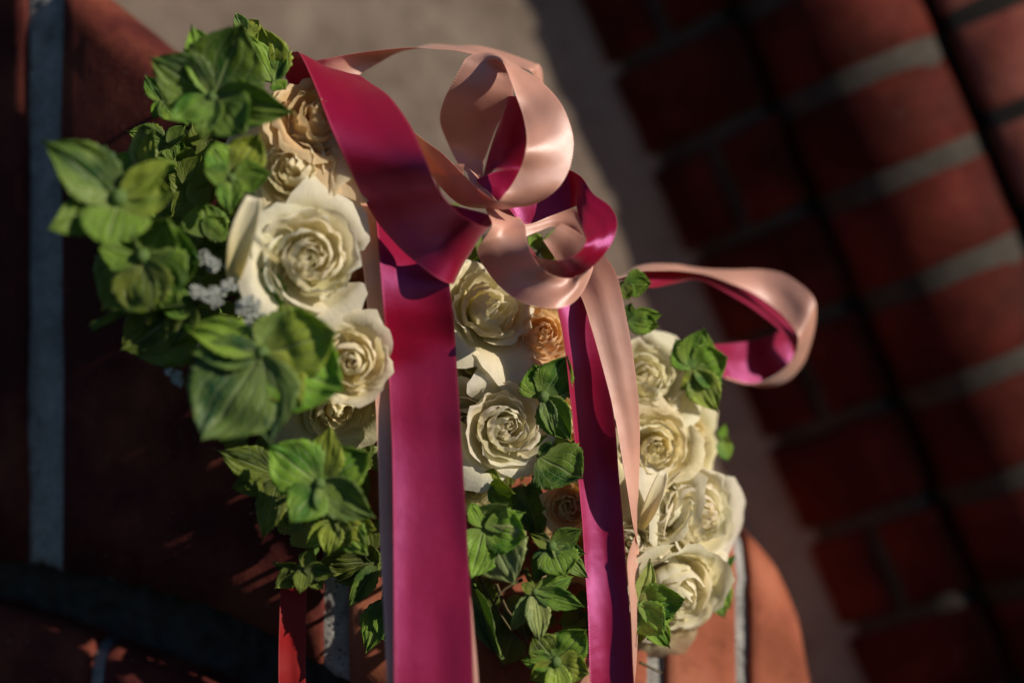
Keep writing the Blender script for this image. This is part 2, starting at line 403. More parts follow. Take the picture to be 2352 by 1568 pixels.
def add_ledge():
    og = P(900, 1500, 0.12)
    t = thing('brick_ledge', 'sloping red brick ledge with wide grey mortar joints under the bouquet', 'brick ledge', tuple(og))
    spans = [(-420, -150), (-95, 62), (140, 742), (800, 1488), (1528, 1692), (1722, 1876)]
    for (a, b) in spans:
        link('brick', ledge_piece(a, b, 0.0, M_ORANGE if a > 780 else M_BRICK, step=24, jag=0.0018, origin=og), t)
    o = link('mortar', ledge_piece(-420, 1868, 0.0042, M_MORT, step=7, amp=0.0016, freq=170, origin=og, nf=60), t)
    # lower course, standing a little proud
    top2 = [(-200, 1340), (0, 1398), (190, 1462), (450, 1560), (900, 1760)]
    bot2 = [(-200, 1800), (900, 2100)]
    og2 = P(300, 1900, 0.05)
    t2 = thing('lower_brick_course', 'dark brick course below the ledge, partly sunlit at lower left corner', 'brick course', tuple(og2))
    for (a, b) in [(-420, 205), (232, 640), (668, 1100)]:
        link('brick', ledge_piece(a, b, 0.0, M_BRICK, step=24, origin=og2, top=top2, bot=bot2, yoff=-0.012, rr=0.022), t2)
    link('mortar', ledge_piece(-420, 1100, 0.004, M_MORT, step=9, amp=0.0016, freq=150, origin=og2, top=top2, bot=bot2, yoff=-0.012, rr=0.022), t2)
    # packed mortar bed between the two courses, the gap's shade put into its colour
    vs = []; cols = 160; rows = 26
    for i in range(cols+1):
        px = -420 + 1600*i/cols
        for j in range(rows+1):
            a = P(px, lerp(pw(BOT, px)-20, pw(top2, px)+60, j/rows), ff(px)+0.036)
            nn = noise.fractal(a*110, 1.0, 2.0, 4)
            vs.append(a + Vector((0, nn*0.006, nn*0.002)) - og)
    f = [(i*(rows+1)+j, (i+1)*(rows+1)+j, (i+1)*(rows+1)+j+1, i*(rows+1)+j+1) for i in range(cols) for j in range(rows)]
    o = link('mortar', mesh('bed_mortar', vs, f, M_SHADE_MORT), t)
add_ledge()

# ------------------------------------------------------------------ ribbons
def catmull(pts, sub):
    out = []; n = len(pts)
    for i in range(n-1):
        p0 = pts[max(i-1, 0)]; p1 = pts[i]; p2 = pts[i+1]; p3 = pts[min(i+2, n-1)]
        for k in range(sub):
            t = k/sub
            out.append(0.5*((2*p1)+(-p0+p2)*t+(2*p0-5*p1+4*p2-p3)*t*t+(-p0+3*p1-3*p2+p3)*t**3))
    out.append(pts[-1]); return out
def ribbon(name, st, W, mat, parent, bow=0.0, sub=7, nc=8, wave=0.0012, fac=None):
    A, B, bw = [], [], []
    for q in st:
        ax, ay, bx, by, Y = q[:5]; s = q[5] if len(q) > 5 else 0.0
        a = P(ax, ay, Y); b = P(bx, by, Y); pl = (a-b).length
        h = math.sqrt(max((0.38*W)**2, W*W - pl*pl))/2*s
        A.append(P(ax, ay, Y-h)); B.append(P(bx, by, Y+h)); bw.append(q[6] if len(q) > 6 else bow)
    A = catmull(A, sub); B = catmull(B, sub); bw = [lerp(bw[min(i//sub, len(bw)-1)], bw[min(i//sub+1, len(bw)-1)], (i % sub)/sub) for i in range(len(A))]
    og = (A[0]+B[0])/2; vs, uv = [], []; dist = 0
    for i, (a, b) in enumerate(zip(A, B)):
        if i: dist += ((a+b)/2 - (A[i-1]+B[i-1])/2).length
        tan = ((A[min(i+1, len(A)-1)]+B[min(i+1, len(A)-1)]) - (A[max(i-1, 0)]+B[max(i-1, 0)])).normalized()
        nrm = (b-a).cross(tan)
        nrm = nrm.normalized() if nrm.length > 1e-9 else Vector((0, -1, 0))
        for j in range(nc+1):
            u = j/nc; p = a.lerp(b, u) + nrm*(bw[i]*4*u*(1-u)) + nrm*noise.noise(Vector((u*2.5, dist*22, len(st))))*wave
            vs.append(p-og); uv.append((u, dist))
    m = mesh(name, vs, grid_faces(nc, len(A)-1), mat, True, uv)
    o = link(name, m, parent); o.location = og - parent.location
    solid(o, 0.00016); e = o.modifiers.new('crisp', 'EDGE_SPLIT'); e.split_angle = R(50); return o
def Z2(lst):  # traced in one enlarged view of the bow
    return [(646+.471*a, .471*b, 646+.471*c, .471*d, *r) for (a, b, c, d, *r) in lst]
def Z6(lst):
    return [(1292+.3826*a, 600+.3826*b, 1292+.3826*c, 600+.3826*d, *r) for (a, b, c, d, *r) in lst]
def Z8(lst):
    return [(1015+.3232*a, 1061.5+.3232*b, 1015+.3232*c, 1061.5+.3232*d, *r) for (a, b, c, d, *r) in lst]
def add_ribbons():
    knot = P(1115, 440, -0.02)
    wide = thing('wide_magenta_ribbon', 'broad deep magenta satin ribbon folded over the bouquet and hanging down in front', 'ribbon', tuple(P(950, 480, -0.03)))
    WB, WN = 0.038, 0.0255
    ribbon('fold', [(664, 196, 800, 300, .028, 0), (648, 158, 778, 235, .022, 0), (656, 126, 796, 176, .006, .2), (676, 120, 822, 171, -.010, .2), (690, 128, 850, 190, -.018, .2), (724, 200, 895, 222, -.032, .5),
        (757, 285, 940, 282, -.045, .3), (790, 360, 972, 352, -.052, -.5), (830, 445, 1000, 418, -.050, -1.1), (868, 510, 1028, 462, -.046, -1.3), (922, 572, 1056, 492, -.050, -1.0), (962, 607, 1082, 508, -.0535, -.6),
        (1000, 636, 1107, 520, -.0525, -.2), (1030, 651, 1125, 522, -.0475, 0), (1043, 652, 1132, 512, -.041, 0), (1036, 644, 1122, 494, -.035, 0), (990, 600, 1080, 482, -.031, 0), (930, 560, 1030, 470, -.026, 0)], WB, M_MAG, wide, bow=0.0015, sub=8)
    ribbon('tail', [(862, 440, 1010, 470, -.018, 0), (864, 500, 1022, 560, -.026, 0), (872, 600, 1031, 640, -.041, .1), (880, 700, 1040, 715, -.042, .3), (886, 780, 1046, 785, -.0365, .3), (892, 850, 1050, 855, -.0350, -.1), (897, 950, 1056, 950, -.0405, -.2), (901, 1050, 1062, 1050, -.044),
        (904, 1250, 1074, 1250, -.054), (905, 1400, 1082, 1400, -.064), (906, 1568, 1088, 1568, -.072), (908, 1720, 1094, 1720, -.075)], WB, M_MAG, wide, bow=0.002)
    nar = thing('narrow_magenta_ribbon', 'narrower magenta satin ribbon looped through the bow with a tail right of centre', 'ribbon', tuple(knot))
    ribbon('loop', Z2([(1122, 470, 1180, 470, -.012, -.8), (1062, 600, 1215, 560, -.006, -1), (1015, 740, 1235, 700, .002, -1), (985, 862, 1180, 830, .004, -.4), (985, 905, 1080, 890, -.012, 0)]), WN, M_MAG, nar, bow=-.004)
    ribbon('loop', Z2([(1060, 985, 950, 878, -.020, 0), (1112, 1020, 1040, 840, -.020, .3), (1190, 1093, 1160, 822, -.018, 0), (1320, 1050, 1290, 835, -.014, .2), (1405, 1018, 1372, 830, -.012, .2), (1436, 1006, 1405, 831, -.016, .3), (1443, 1020, 1432, 842, -.024, .3), (1452, 1060, 1472, 873, -.030, .4),
        (1470, 1112, 1522, 945, -.036, .6), (1484, 1150, 1598, 1000, -.040, .7), (1487, 1172, 1637, 1065, -.044, .6), (1476, 1200, 1630, 1145, -.048, .5), (1452, 1228, 1588, 1228, -.050, .4), (1402, 1260, 1508, 1311, -.050, .5), (1330, 1273, 1415, 1353, -.046, .6), (1268, 1262, 1330, 1340, -.040, .5), (1225, 1238, 1270, 1300, -.034, .3), (1200, 1200, 1225, 1250, -.026, 0)]), WN, M_MAG, nar, bow=.0012)
    ribbon('tail', [(1262, 640, 1312, 610, -.020), (1280, 700, 1336, 684, -.022, .5), (1292, 760, 1360, 755, -.022, .6), (1301, 830, 1382, 830, -.022, .6), (1308, 900, 1400, 900, -.020, .5), (1316, 980, 1413, 980, -.018, .4), (1327, 1090, 1421, 1090, -.016, .3), (1337, 1200, 1430, 1200, -.018, .2), (1343, 1300, 1437, 1300, -.020, .1), (1350, 1400, 1446, 1400, -.024), (1353, 1500, 1452, 1500, -.027), (1356, 1600, 1456, 1600, -.029), (1356, 1720, 1458, 1720, -.03)], WN, M_MAG, nar, bow=0.0042)
    # side loop at the right, magenta lining
    ribbon('side_loop', Z6([(250, 130, 250, 100, .01), (345, 112, 345, 98, .018), (445, 138, 450, 70, .026, .4), (545, 157, 560, 58, .034, .5), (670, 132, 690, 62, .044, .5), (790, 108, 800, 76, .054, .6), (880, 132, 880, 90, .060, .7), (1000, 196, 1000, 130, .064, .7), (1120, 268, 1140, 190, .066, .7), (1222, 345, 1262, 272, .066, .7),
        (1310, 420, 1345, 348, .064, .7), (1362, 490, 1398, 425, .062, .7), (1384, 545, 1412, 500, .060, .6), (1380, 590, 1405, 570, .062, .4)]), WN, M_MAG, nar, bow=.0006)
    ribbon('side_loop', Z6([(1362, 420, 1396, 540, .083, .3), (1325, 416, 1380, 590, .082, .3), (1258, 441, 1325, 655, .076, .3), (1150, 474, 1240, 702, .068, .3), (1040, 490, 1150, 728, .060, .3), (960, 496, 1040, 712, .052, .3), (880, 496, 950, 680, .044, .3), (760, 480, 800, 600, .034, .3)]), WN, M_MAG, nar, bow=.002)
    pea = thing('peach_ribbon', 'pale peach satin ribbon looped at the top of the bow with two long tails', 'ribbon', tuple(knot + Vector((0, .002, .01))))
    ribbon('tail', [(812, 420, 900, 420, .0, 0), (816, 470, 910, 470, -.012, 0), (825, 560, 960, 560, -.027, 0), (838, 650, 980, 650, -.033, 0), (850, 790, 990, 790, -.031, 0), (862, 920, 1010, 920, -.034, 0), (869, 1080, 1030, 1080, -.041), (873, 1250, 1050, 1250, -.050), (878, 1350, 1078, 1350, -.056), (884, 1460, 1090, 1460, -.063), (888, 1568, 1099, 1568, -.068), (892, 1720, 1104, 1720, -.071)], WB, M_PEA, pea, bow=0.0006)
    ribbon('loop', Z2([(150, 300, 300, 410, .004), (215, 287, 370, 370, .004, .3), (350, 262, 470, 312, .006, .5), (500, 243, 565, 264, .008, .8), (640, 232, 655, 240, .010, 1), (760, 240, 740, 221, .012, 1), (850, 247, 850, 227, .012, .9), (930, 264, 950, 225, .012, .8), (1060, 292, 1070, 250, .012, .8), (1150, 325, 1170, 283, .010, .8), (1212, 346, 1238, 308, .008, .8), (1232, 372, 1262, 318, .012, .5), (1262, 398, 1277, 352, .018, .4), (1268, 470, 1282, 420, .022, .4)]), WN, M_PEA, pea)
    ribbon('loop', Z2([(985, 872, 958, 880, .006, 0), (987, 800, 872, 812, .010, 0), (1010, 730, 812, 698, .010, .3), (1050, 620, 774, 592, .004, .3), (1095, 535, 790, 498, -.003, .3), (1128, 475, 832, 410, -.007, .1), (1128, 420, 878, 325, -.008, .0), (1108, 350, 905, 284, -.008, .1), (1090, 318, 965, 258, -.010, .3), (1088, 318, 1052, 268, -.015, .6), (1110, 372, 1150, 325, -.022, .7),
        (1144, 462, 1265, 396, -.030, .5), (1178, 560, 1360, 500, -.036, .1), (1197, 660, 1410, 615, -.041, .5), (1192, 740, 1425, 715, -.044, 1.0), (1166, 825, 1402, 832, -.044, .5), (1122, 908, 1338, 930, -.045, .3), (1088, 955, 1235, 1000, -.043, .6), (1060, 984, 1118, 1019, -.040, .8), (1030, 972, 1005, 1023, -.036, .8), (962, 922, 905, 1012, -.031, .6), (882, 842, 835, 975, -.026, .5), (790, 752, 765, 895, -.022, .4), (705, 690, 700, 800, -.018, .3), (640, 640, 640, 710, -.012, .2)]), WN, M_PEA, pea, bow=-.0006)
    ribbon('loop', Z2([(960, 872, 900, 815, -.014), (1010, 935, 930, 900, -.018), (1052, 984, 1030, 984, -.020)]), WN, M_PEA, pea, bow=.001)
    ribbon('loop', Z2([(890, 880, 893, 802, .0), (850, 870, 850, 800, .002), (805, 850, 806, 804, .006)]), WN, M_PEA, pea, bow=.001)
    ribbon('loop', Z2([(1085, 1000, 990, 985, -.018, -.5), (1132, 1022, 1000, 1030, -.024, -1), (1166, 1066, 1030, 1098, -.034, -1.2), (1190, 1103, 985, 1170, -.041, -.6), (1200, 1180, 955, 1230, -.042, .5), (1234, 1260, 1000, 1322, -.041, 1.1), (1290, 1325, 1085, 1418, -.043, .9), (1348, 1350, 1185, 1478, -.047, 0), (1410, 1357, 1295, 1501, -.049, -.7), (1464, 1342, 1393, 1492, -.047, -.2), (1502, 1318, 1462, 1435, -.041, .4), (1520, 1292, 1508, 1340, -.034, .5), (1514, 1270, 1518, 1290, -.028, .5), (1500, 1230, 1498, 1250, -.018, 0)]), WN, M_PEA, pea, bow=-.001)
    ribbon('loop', Z2([(1150, 1090, 1180, 1160, .000), (1240, 1075, 1250, 1130, .004), (1330, 1045, 1330, 1105, .008), (1420, 1015, 1400, 1150, .008), (1480, 1080, 1455, 1200, .004), (1510, 1180, 1490, 1260, -.002), (1520, 1290, 1500, 1320, -.012)]), WN, M_PEA, pea, bow=.001)
    ribbon('tail', [(1248, 552, 1290, 512, .004), (1270, 585, 1330, 535, .002), (1300, 632, 1376, 575, -.010, 0), (1335, 682, 1415, 628, -.020, 0), (1360, 758, 1440, 735, -.026, 0), (1390, 865, 1456, 830, -.026, .1), (1411, 950, 1467, 940, -.024, .2), (1430, 1060, 1470, 1060, -.020, .4), (1444, 1140, 1469, 1140, -.016, .6)]
        + Z8([(1362, 450, 1396, 380, -.012, .5), (1384, 545, 1372, 500, -.010, 0), (1397, 620, 1322, 640, -.010, -.8), (1402, 750, 1309, 730, -.012, -.7), (1403, 900, 1322, 900, -.014, -.7), (1399, 1150, 1345, 1150, -.016, -.8), (1376, 1450, 1360, 1450, -.018, -.9), (1340, 1700, 1370, 1700, -.018, -.9)]), WN, M_PEA, pea)
    ribbon('side_loop', Z6([(260, 110, 255, 80, .010), (345, 102, 345, 90, .016, .5), (450, 62, 440, 35, .024, .8), (560, 55, 550, 12, .032, .8), (680, 58, 680, 12, .042, .8), (800, 72, 780, 27, .050, .8), (885, 88, 890, 41, .056, .7), (1000, 128, 1025, 49, .060, .6), (1140, 188, 1185, 50, .062, .4), (1262, 270, 1320, 72, .061, .2),
        (1345, 346, 1430, 138, .058, .1), (1398, 418, 1500, 205, .055, .2), (1416, 460, 1527, 280, .055, .3), (1408, 530, 1516, 400, .060, .6), (1388, 570, 1482, 520, .066, .8), (1352, 630, 1440, 618, .071, .85), (1290, 682, 1368, 702, .073, .9), (1200, 724, 1278, 746, .071, .9), (1120, 732, 1190, 758, .066, .9), (1050, 718, 1115, 746, .060, .9), (960, 690, 1020, 716, .052, .9)]), WN, M_PEA, pea, bow=.0006)
    ribbon('tail', [(1300, 1600, 1340, 1640, .01), (1320, 1560, 1362, 1580, .008, .4), (1338, 1530, 1380, 1530, .006, .4), (1350, 1500, 1400, 1490, .004)], WN, M_PEA, pea)
    red = thing('red_ribbon', 'deep red satin ribbon hanging below the leaves at lower left, half in shadow', 'ribbon', tuple(P(670, 1330, .012)))
    ribbon('tail', [(652, 1318, 712, 1318, .020, .2), (645, 1345, 704, 1345, .003, .1), (642, 1420, 703, 1420, -.002, .2), (640, 1500, 702, 1500, -.004, .2), (640, 1568, 702, 1568, -.006, .2), (640, 1720, 700, 1720, -.008, .2)], 0.016, M_RED, red, bow=0.001)
add_ribbons()

# ------------------------------------------------------------------ roses
def petal_mesh(name, mat, Rr, H, wid, curl, close, seed, spiral=0.10, ruff=1.0, nu=14, nv=13, peak=0.0):
    vs, uv = [], []
    q = random.Random(seed)
    a1, a2, a3 = q.uniform(0, 9), q.uniform(0, 9), q.uniform(0, 9)
    roll_ = q.uniform(0.6, 1.3)
    for j in range(nv+1):
        v = j/nv
        for i in range(nu+1):
            u = -1 + 2*i/nu; au = abs(u)
            top = 1 - 0.30*au**3 + peak*max(0, 1-au*3) + ruff*0.045*noise.noise(Vector((u*2.4+a1, a2, 0))) + ruff*0.02*0.4*noise.noise(Vector((u*9+a1, a2, 4)))
            vv = v*top
            r = Rr*(1-(1-min(vv, 1))**2.3)
            z = H*(vv**0.92)
            r *= 1 - close*max(0, vv-.45)**2*2.2
            # rim rolling outwards and down
            k = max(0.0, vv-0.66)/0.34
            edge = max(0.0, au-0.72)/0.28
            r += curl*Rr*0.42*roll_*k**1.8 + 0.10*Rr*edge*curl
            z -= curl*H*0.30*roll_*k**2.4
            ang = u*wid*(0.30+0.70*math.sin(min(vv, .62)/.62*math.pi/2))
            r *= 1 + spiral*u
            rp = ruff*(0.030*k+0.014)*(noise.noise(Vector((u*3+a3, vv*2.5, a1)))*1.8 + 0.9*noise.noise(Vector((u*7+a3, vv*5, a1))))
            r += rp*(0.35+Rr); z += ruff*0.03*k*noise.noise(Vector((u*4+a2, 3, a3)))
            vs.append((math.cos(ang)*r, math.sin(ang)*r, z)); uv.append((u*.5+.5, v))
    return mesh(name, vs, grid_faces(nu, nv), mat, True, uv)
ROSE = {}
def rose_set(key, mat, N, seed, openness=1.0, ruff=1.0, Hs=1.0):
    q = random.Random(seed); L = []
    for i in range(N):
        t = i/(N-1)
        Rr = 0.05 + 0.92*t**0.85; H = Hs*(1.02 - 0.34*t**1.5) + q.uniform(-.04, .04)
        wid = lerp(1.75, 0.86, t**0.6)*q.uniform(.9, 1.1)
        curl = max(0, (t-0.30)/0.70)**1.2*openness*q.uniform(0.65, 1.3)
        close = 0.75*(1-t)**0.8
        m = petal_mesh('rose_petal', mat, Rr, H, wid, curl, close, seed*100+i, 0.16*(1-t)+0.06, ruff*q.uniform(.8, 1.4), peak=0.05 if t > .8 else 0)
        L.append((m, i*2.39996+q.uniform(-.25, .25), q.uniform(-.07, .07)*(0.4+t), q.uniform(-.07, .07)*(0.4+t)))
    ROSE[key] = L
rose_set('cream1', M_CREAM, 26, 11, 1.0, 1.2)
rose_set('cream2', M_CREAM, 22, 23, 0.8, 1.0, 1.05)
rose_set('cream3', M_CREAM, 20, 37, 1.15, 1.6)
rose_set('peach1', M_PEACH, 24, 41, 1.1, 1.5)
rose_set('peach2', M_PEACH, 30, 53, 0.6, 1.8, 0.9)
calyx_mesh = None
def rose(px, py, Y, rpx, face, key, label, tint=(1, 1, 1), roll=0.0, cat='rose', extra=()):
    rad = rpx*1.17*kk(Y)
    a = Vector(face).normalized(); c = P(px, py, Y)
    base = c - a*rad*0.75
    t = thing('rose', label, cat, tuple(base), 'roses in the bouquet')
    up = Vector((0, 0, 1)) if abs(a.z) < .9 else Vector((0, 1, 0))
    x = up.cross(a).normalized(); y = a.cross(x)
    Fm = frame(x, y, a, (0, 0, 0)) @ Matrix.Rotation(roll, 4, 'Z') @ Matrix.Scale(rad, 4)
    for (m, phi, tx, ty) in ROSE[key]:
        tt = tuple(c_*rnd.uniform(.94, 1.0) for c_ in tint)
        link('petal', m, t, Fm @ Matrix.Rotation(phi, 4, 'Z') @ Matrix.Rotation(ty, 4, 'Y') @ Matrix.Rotation(tx, 4, 'X'), tt)
    return t
CR = (1, 1, 1); CY = (0.98, 0.93, 0.72); PC = (1, 1, 1); PD = (1.0, 0.88, 0.80); PP = (1.0, 0.93, 0.80)
rose(735, 262, -.036, 106, (.15, -.8, .45), 'peach1', 'peach rose tucked under the top fold of the magenta ribbon', PP, 0.4)
rose(668, 388, -.044, 98, (-.15, -.9, .25), 'cream3', 'creamy peach rose below the peach rose and above the large white one', (1, .93, .78), 1.2)
rose(778, 425, -.026, 88, (.45, -.7, -.35), 'peach1', 'drooping peach rose with wrinkled petals left of the broad magenta ribbon', PD, 2.4)
rose(715, 592, -.058, 118, (.30, -1, .05), 'cream1', 'largest ivory rose at left, beside the dark gap next to the ribbon', CR, 0.1)
rose(605, 560, -.040, 100, (-.55, -.8, .35), 'cream2', 'half hidden ivory rose with long folded petals at far left of the white roses', (1, 1, .98), 2.0)
rose(806, 832, -.050, 84, (.12, -1, .05), 'cream2', 'round ivory rose between a green floret and the pink ribbon edge', (1, .97, .88), 0.9)
rose(775, 940, -.026, 98, (.10, -.9, -.45), 'cream3', 'yellowish cream rose underneath the round ivory rose at left', CY, 2.2)
rose(1130, 705, -.012, 108, (.45, -.75, .25), 'cream3', 'ivory rose with crumpled brown flecked petals below the peach ribbon loop', (1, 1, .93), 3.6)
rose(1096, 812, .000, 84, (.15, -1, -.1), 'cream2', 'cream rose seen from its outer petals under the crumpled ivory rose', (.97, .97, .80), 1.1)
rose(1164, 978, -.022, 98, (.28, -1, .10), 'cream1', 'sharply focused ivory rose in the middle right of the broad magenta ribbon', CR, 2.9)
rose(1072, 965, -.012, 82, (-.1, -1, .1), 'cream2', 'ivory rose partly covered by the right edge of broad magenta ribbon', (1, 1, .97), 4.0)
rose(1062, 880, .004, 60, (.2, -1, .3), 'cream2', 'ivory rose peeping out between the crumpled and the sharply focused one', (1, 1, .96), 5.0)
rose(1082, 1118, -.006, 66, (.1, -1, -.15), 'cream3', 'small ivory rose low beside the broad ribbon, above a light green floret', (1, 1, .94), 0.3)
rose(1250, 762, -.002, 76, (.2, -.9, .2), 'peach1', 'peach rose behind the narrow magenta tail under the bow', PD, 0.9)
rose(1296, 975, .004, 62, (.1, -1, .0), 'peach2', 'pale peach rose peeping between leaves and the narrow magenta tail', PP, 2.0)
rose(1306, 1160, -.006, 56, (-.1, -1, .25), 'peach2', 'small many petalled peach rose under the dark veined leaf', PP, 0.2)
rose(1300, 1275, .016, 60, (0, -1, 0), 'peach1', 'shaded peach rose deep behind the lower green florets', (.95, .8, .6), 1.2)
rose(1490, 868, .018, 100, (.35, -.9, .35), 'cream1', 'ivory rose right of the pale ribbon tail, topmost on the right side', (1, 1, .93), 1.9)
rose(1592, 1010, .030, 94, (.80, -.65, .15), 'cream2', 'cream rose turned to the right, second from top on the right side', CY, 0.2)
rose(1512, 1030, .008, 86, (.15, -1, .15), 'cream3', 'yellowish cream rose with broad outer petals against the pale ribbon tail', CY, 2.7)
rose(1615, 1185, .014, 112, (.62, -.85, .0), 'cream1', 'big open ivory rose facing right beside the dark recess', CR, 1.2)
rose(1500, 1165, .010, 88, (-.35, -.85, .45), 'cream2', 'ivory rose with a long rolled petal left of the big open one', (1, 1, .95), 0.4)
rose(1562, 1368, .010, 112, (.35, -.85, -.40), 'cream2', 'lowest ivory rose at right, its smooth broad petals hanging over brick', (1, 1, .95), 2.5)
rose(1448, 1245, .004, 62, (-.1, -1, .1), 'cream3', 'small ivory rose squeezed between the two right ribbon tails', CR, 0.8)
rose(1528, 1425, .022, 82, (.1, -.8, -.6), 'cream3', 'wilting cream rose underneath the lowest white rose', CY, 3.3)

# long rolled outer petals that stand away from their roses
def rolled(p0, p1, w0, w1, Y0, Y1, label):
    t = thing('rose_petal', label, 'petal', tuple(P(*p0, Y0)), 'loose outer rose petals')
    a = P(*p0, Y0); b = P(*p1, Y1); d = b-a; n = 14; m = 10; vs, uv = [], []
    side = d.cross(Vector((0, -1, 0))).normalized(); nrm = side.cross(d).normalized()
    if nrm.y > 0: nrm = -nrm
    for j in range(n+1):
        v = j/n; w_ = lerp(w0, w1, v)*kk(Y0)*math.sin(math.pi*(0.12+0.80*v))**0.5
        for i in range(m+1):
            u = -1+2*i/m; th = u*1.15
            p = d*v + side*w_*math.sin(th*0.75) + nrm*w_*(-0.6*math.cos(th) + .15*noise.noise(Vector((u*2, v*3, w0)))) + nrm*0.006*math.sin(v*3.1)
            vs.append(p); uv.append((u*.5+.5, v))
    o = link('petal', mesh('rolled_petal', vs, grid_faces(m, n), M_CREAM, True, uv), t, None, (1, 1, .98)); solid(o, .0004)
rolled((532, 650), (582, 455), 30, 44, -.062, -.072, 'long upright folded white petal left of the largest ivory rose')
rolled((640, 600), (580, 540), 10, 9, -.080, -.084, 'thin curled white petal edge across the left ivory rose')
rolled((1470, 1215), (1525, 1085), 18, 26, .000, -.010, 'long rolled cream petal rising beside the pale ribbon tail')

# ------------------------------------------------------------------ hydrangea florets
def sepal_mesh(seed, ratio=0.78, cup=0.16, fold=0.16, wavy=0.06, tipbend=-0.18, teeth=7, point=0.75):
    nu, nv = 20, 26; vs, uv = [], []
    q = random.Random(seed); a, b = q.uniform(0, 9), q.uniform(0, 9)
    for j in range(nv+1):
        v = j/nv
        s_ = v**0.80; wv = ratio*0.5*(math.sin(math.pi*min(1, s_*0.985+0.010))**point)*1.06
        if v > .93: wv *= (1-(v-.93)/.07*.55)
        tooth = 0.0 if v < .15 else 0.085*(1-((v*teeth*1.15) % 1.0))*(1.25-v)
        for i in range(nu+1):
            u = -1+2*i/nu; au = abs(u)
            ww = wv*(1 + (tooth*2.2 if au > .99 else 0) + 0.12*noise.noise(Vector((a, v*2.2, 5 if u > 0 else 8)))*au)
            x = u*ww
            y = v - 0.05*au*v + (0.05*au if v < .5 else 0)*v
            rs = (au*.5)/(v**.55+.12)*5.0; z = -0.020*v*abs(math.cos(math.pi*rs)) + cup*v*v*0.9 + tipbend*max(0, v-.55)**2*2.5 + fold*ww*au*1.6 + wavy*noise.noise(Vector((u*1.9+a, v*3.4, b)))*(0.3+v) + 0.03*math.sin((v-0.65*au)*30)*au*0.35*(v)
            vs.append((x, y, z)); uv.append((u*.5+.5, v))
    return mesh('sepal', vs, grid_faces(nu, nv), M_LEAF, True, uv)
SEP = [sepal_mesh(1, .80, .14, .08, .05, -.1, 7, .85), sepal_mesh(2, .88, .22, .05, .07, -.05, 7, .9), sepal_mesh(3, .84, .08, .14, .06, -.25, 8, .9), sepal_mesh(4, .96, .16, .04, .08, -.05, 8, .8), sepal_mesh(5, .78, .12, .16, .06, -.3, 7, .9), sepal_mesh(6, .62, .05, .2, .05, -.25, 9)]
def ball(r=1, n=8, sq=0.8):
    vs, fs = [], []
    for j in range(n+1):
        th = math.pi*j/n
        for i in range(10):
            ph = 2*math.pi*i/10; rr = r*(1+0.06*(i % 2))
            vs.append((rr*math.sin(th)*math.cos(ph), rr*math.sin(th)*math.sin(ph), sq*r*math.cos(th)))
    for j in range(n):
        for i in range(10): fs.append((j*10+i, j*10+(i+1) % 10, (j+1)*10+(i+1) % 10, (j+1)*10+i))
    return vs, fs
BUD = mesh('bud', *ball(1, 8, 1.15), M_BUD)
def tube(path, r0, r1, n=6):
    vs, fs = [], []
    for k, p in enumerate(path):
        d = (path[min(k+1, len(path)-1)]-path[max(k-1, 0)]).normalized()
        s = d.cross(Vector((0.3, 1, 0.1))).normalized(); u = d.cross(s); r = lerp(r0, r1, k/(len(path)-1))
        for i in range(n):
            a = 2*math.pi*i/n; vs.append(p + s*r*math.cos(a) + u*r*math.sin(a))
    for k in range(len(path)-1):
        for i in range(n): fs.append((k*n+i, k*n+(i+1) % n, (k+1)*n+(i+1) % n, (k+1)*n+i))
    return vs, fs
C = dict(d=(.025, .155, .026), m=(.085, .31, .034), l=(.22, .50, .050), y=(.46, .56, .060), p=(.56, .64, .27), t=(.025, .14, .065), o=(.10, .13, .012))  # t: teal holds the sky's blue reflection in the sepal colour
def YB(px): return pw([(100, -.078), (500, -.064), (800, -.052), (1050, -.030), (1300, -.020), (1500, .000), (1700, .030)], px)
def floret(cx, cy, off, sepals, label, face=(0, -1, 0.1), bud=10, name='hydrangea_floret', cat='flower', grp='green hydrangea florets', stem=True):
    Y = YB(cx) + off; c = P(cx, cy, Y)
    t = thing(name, label, cat, tuple(c), grp)
    for n_, s in enumerate(sepals):
        tx, ty, dY, wf, ck = s[:5]
        rl = s[5] if len(s) > 5 else rnd.uniform(-.3, .3)
        var = s[6] if len(s) > 6 else rnd.randrange(5)
        if bud > 12: wf *= 0.93
        d = P(tx, ty, Y+dY) - c; L = d.length; y = d.normalized()
        f = (Vector(face) + Vector((rnd.uniform(-.18, .18), 0, rnd.uniform(-.18, .18)))).normalized()
        x = y.cross(f).normalized(); z = x.cross(y).normalized()
        M = frame(x, y, z, (0, 0, 0)) @ Matrix.Rotation(rl, 4, 'Y') @ Matrix.Diagonal((L*wf, L, L, 1))
        M = Matrix.Translation(Vector(face).normalized()*0.0006*n_) @ M
        cc = tuple(v_*rnd.uniform(.85, 1.15) for v_ in C[ck])
        o = link('sepal', SEP[var], t, M, cc); solid(o, 0.005)
    if bud:
        r = bud*kk(Y)
        link('bud', BUD, t, Matrix.Translation(Vector(face).normalized()*r*0.7) @ Matrix.Scale(r, 4))
    if stem:
        tgt = P(lerp(cx, 1000, .10), lerp(cy, 850, .10), Y+.055) - c
        v, f = tube([Vector((0, .0008, 0)), tgt*.4+Vector((0, .006, 0)), tgt], 0.0011, 0.0015)
        link('stalk', mesh('stalk', v, f, M_BUD), t)
    return t
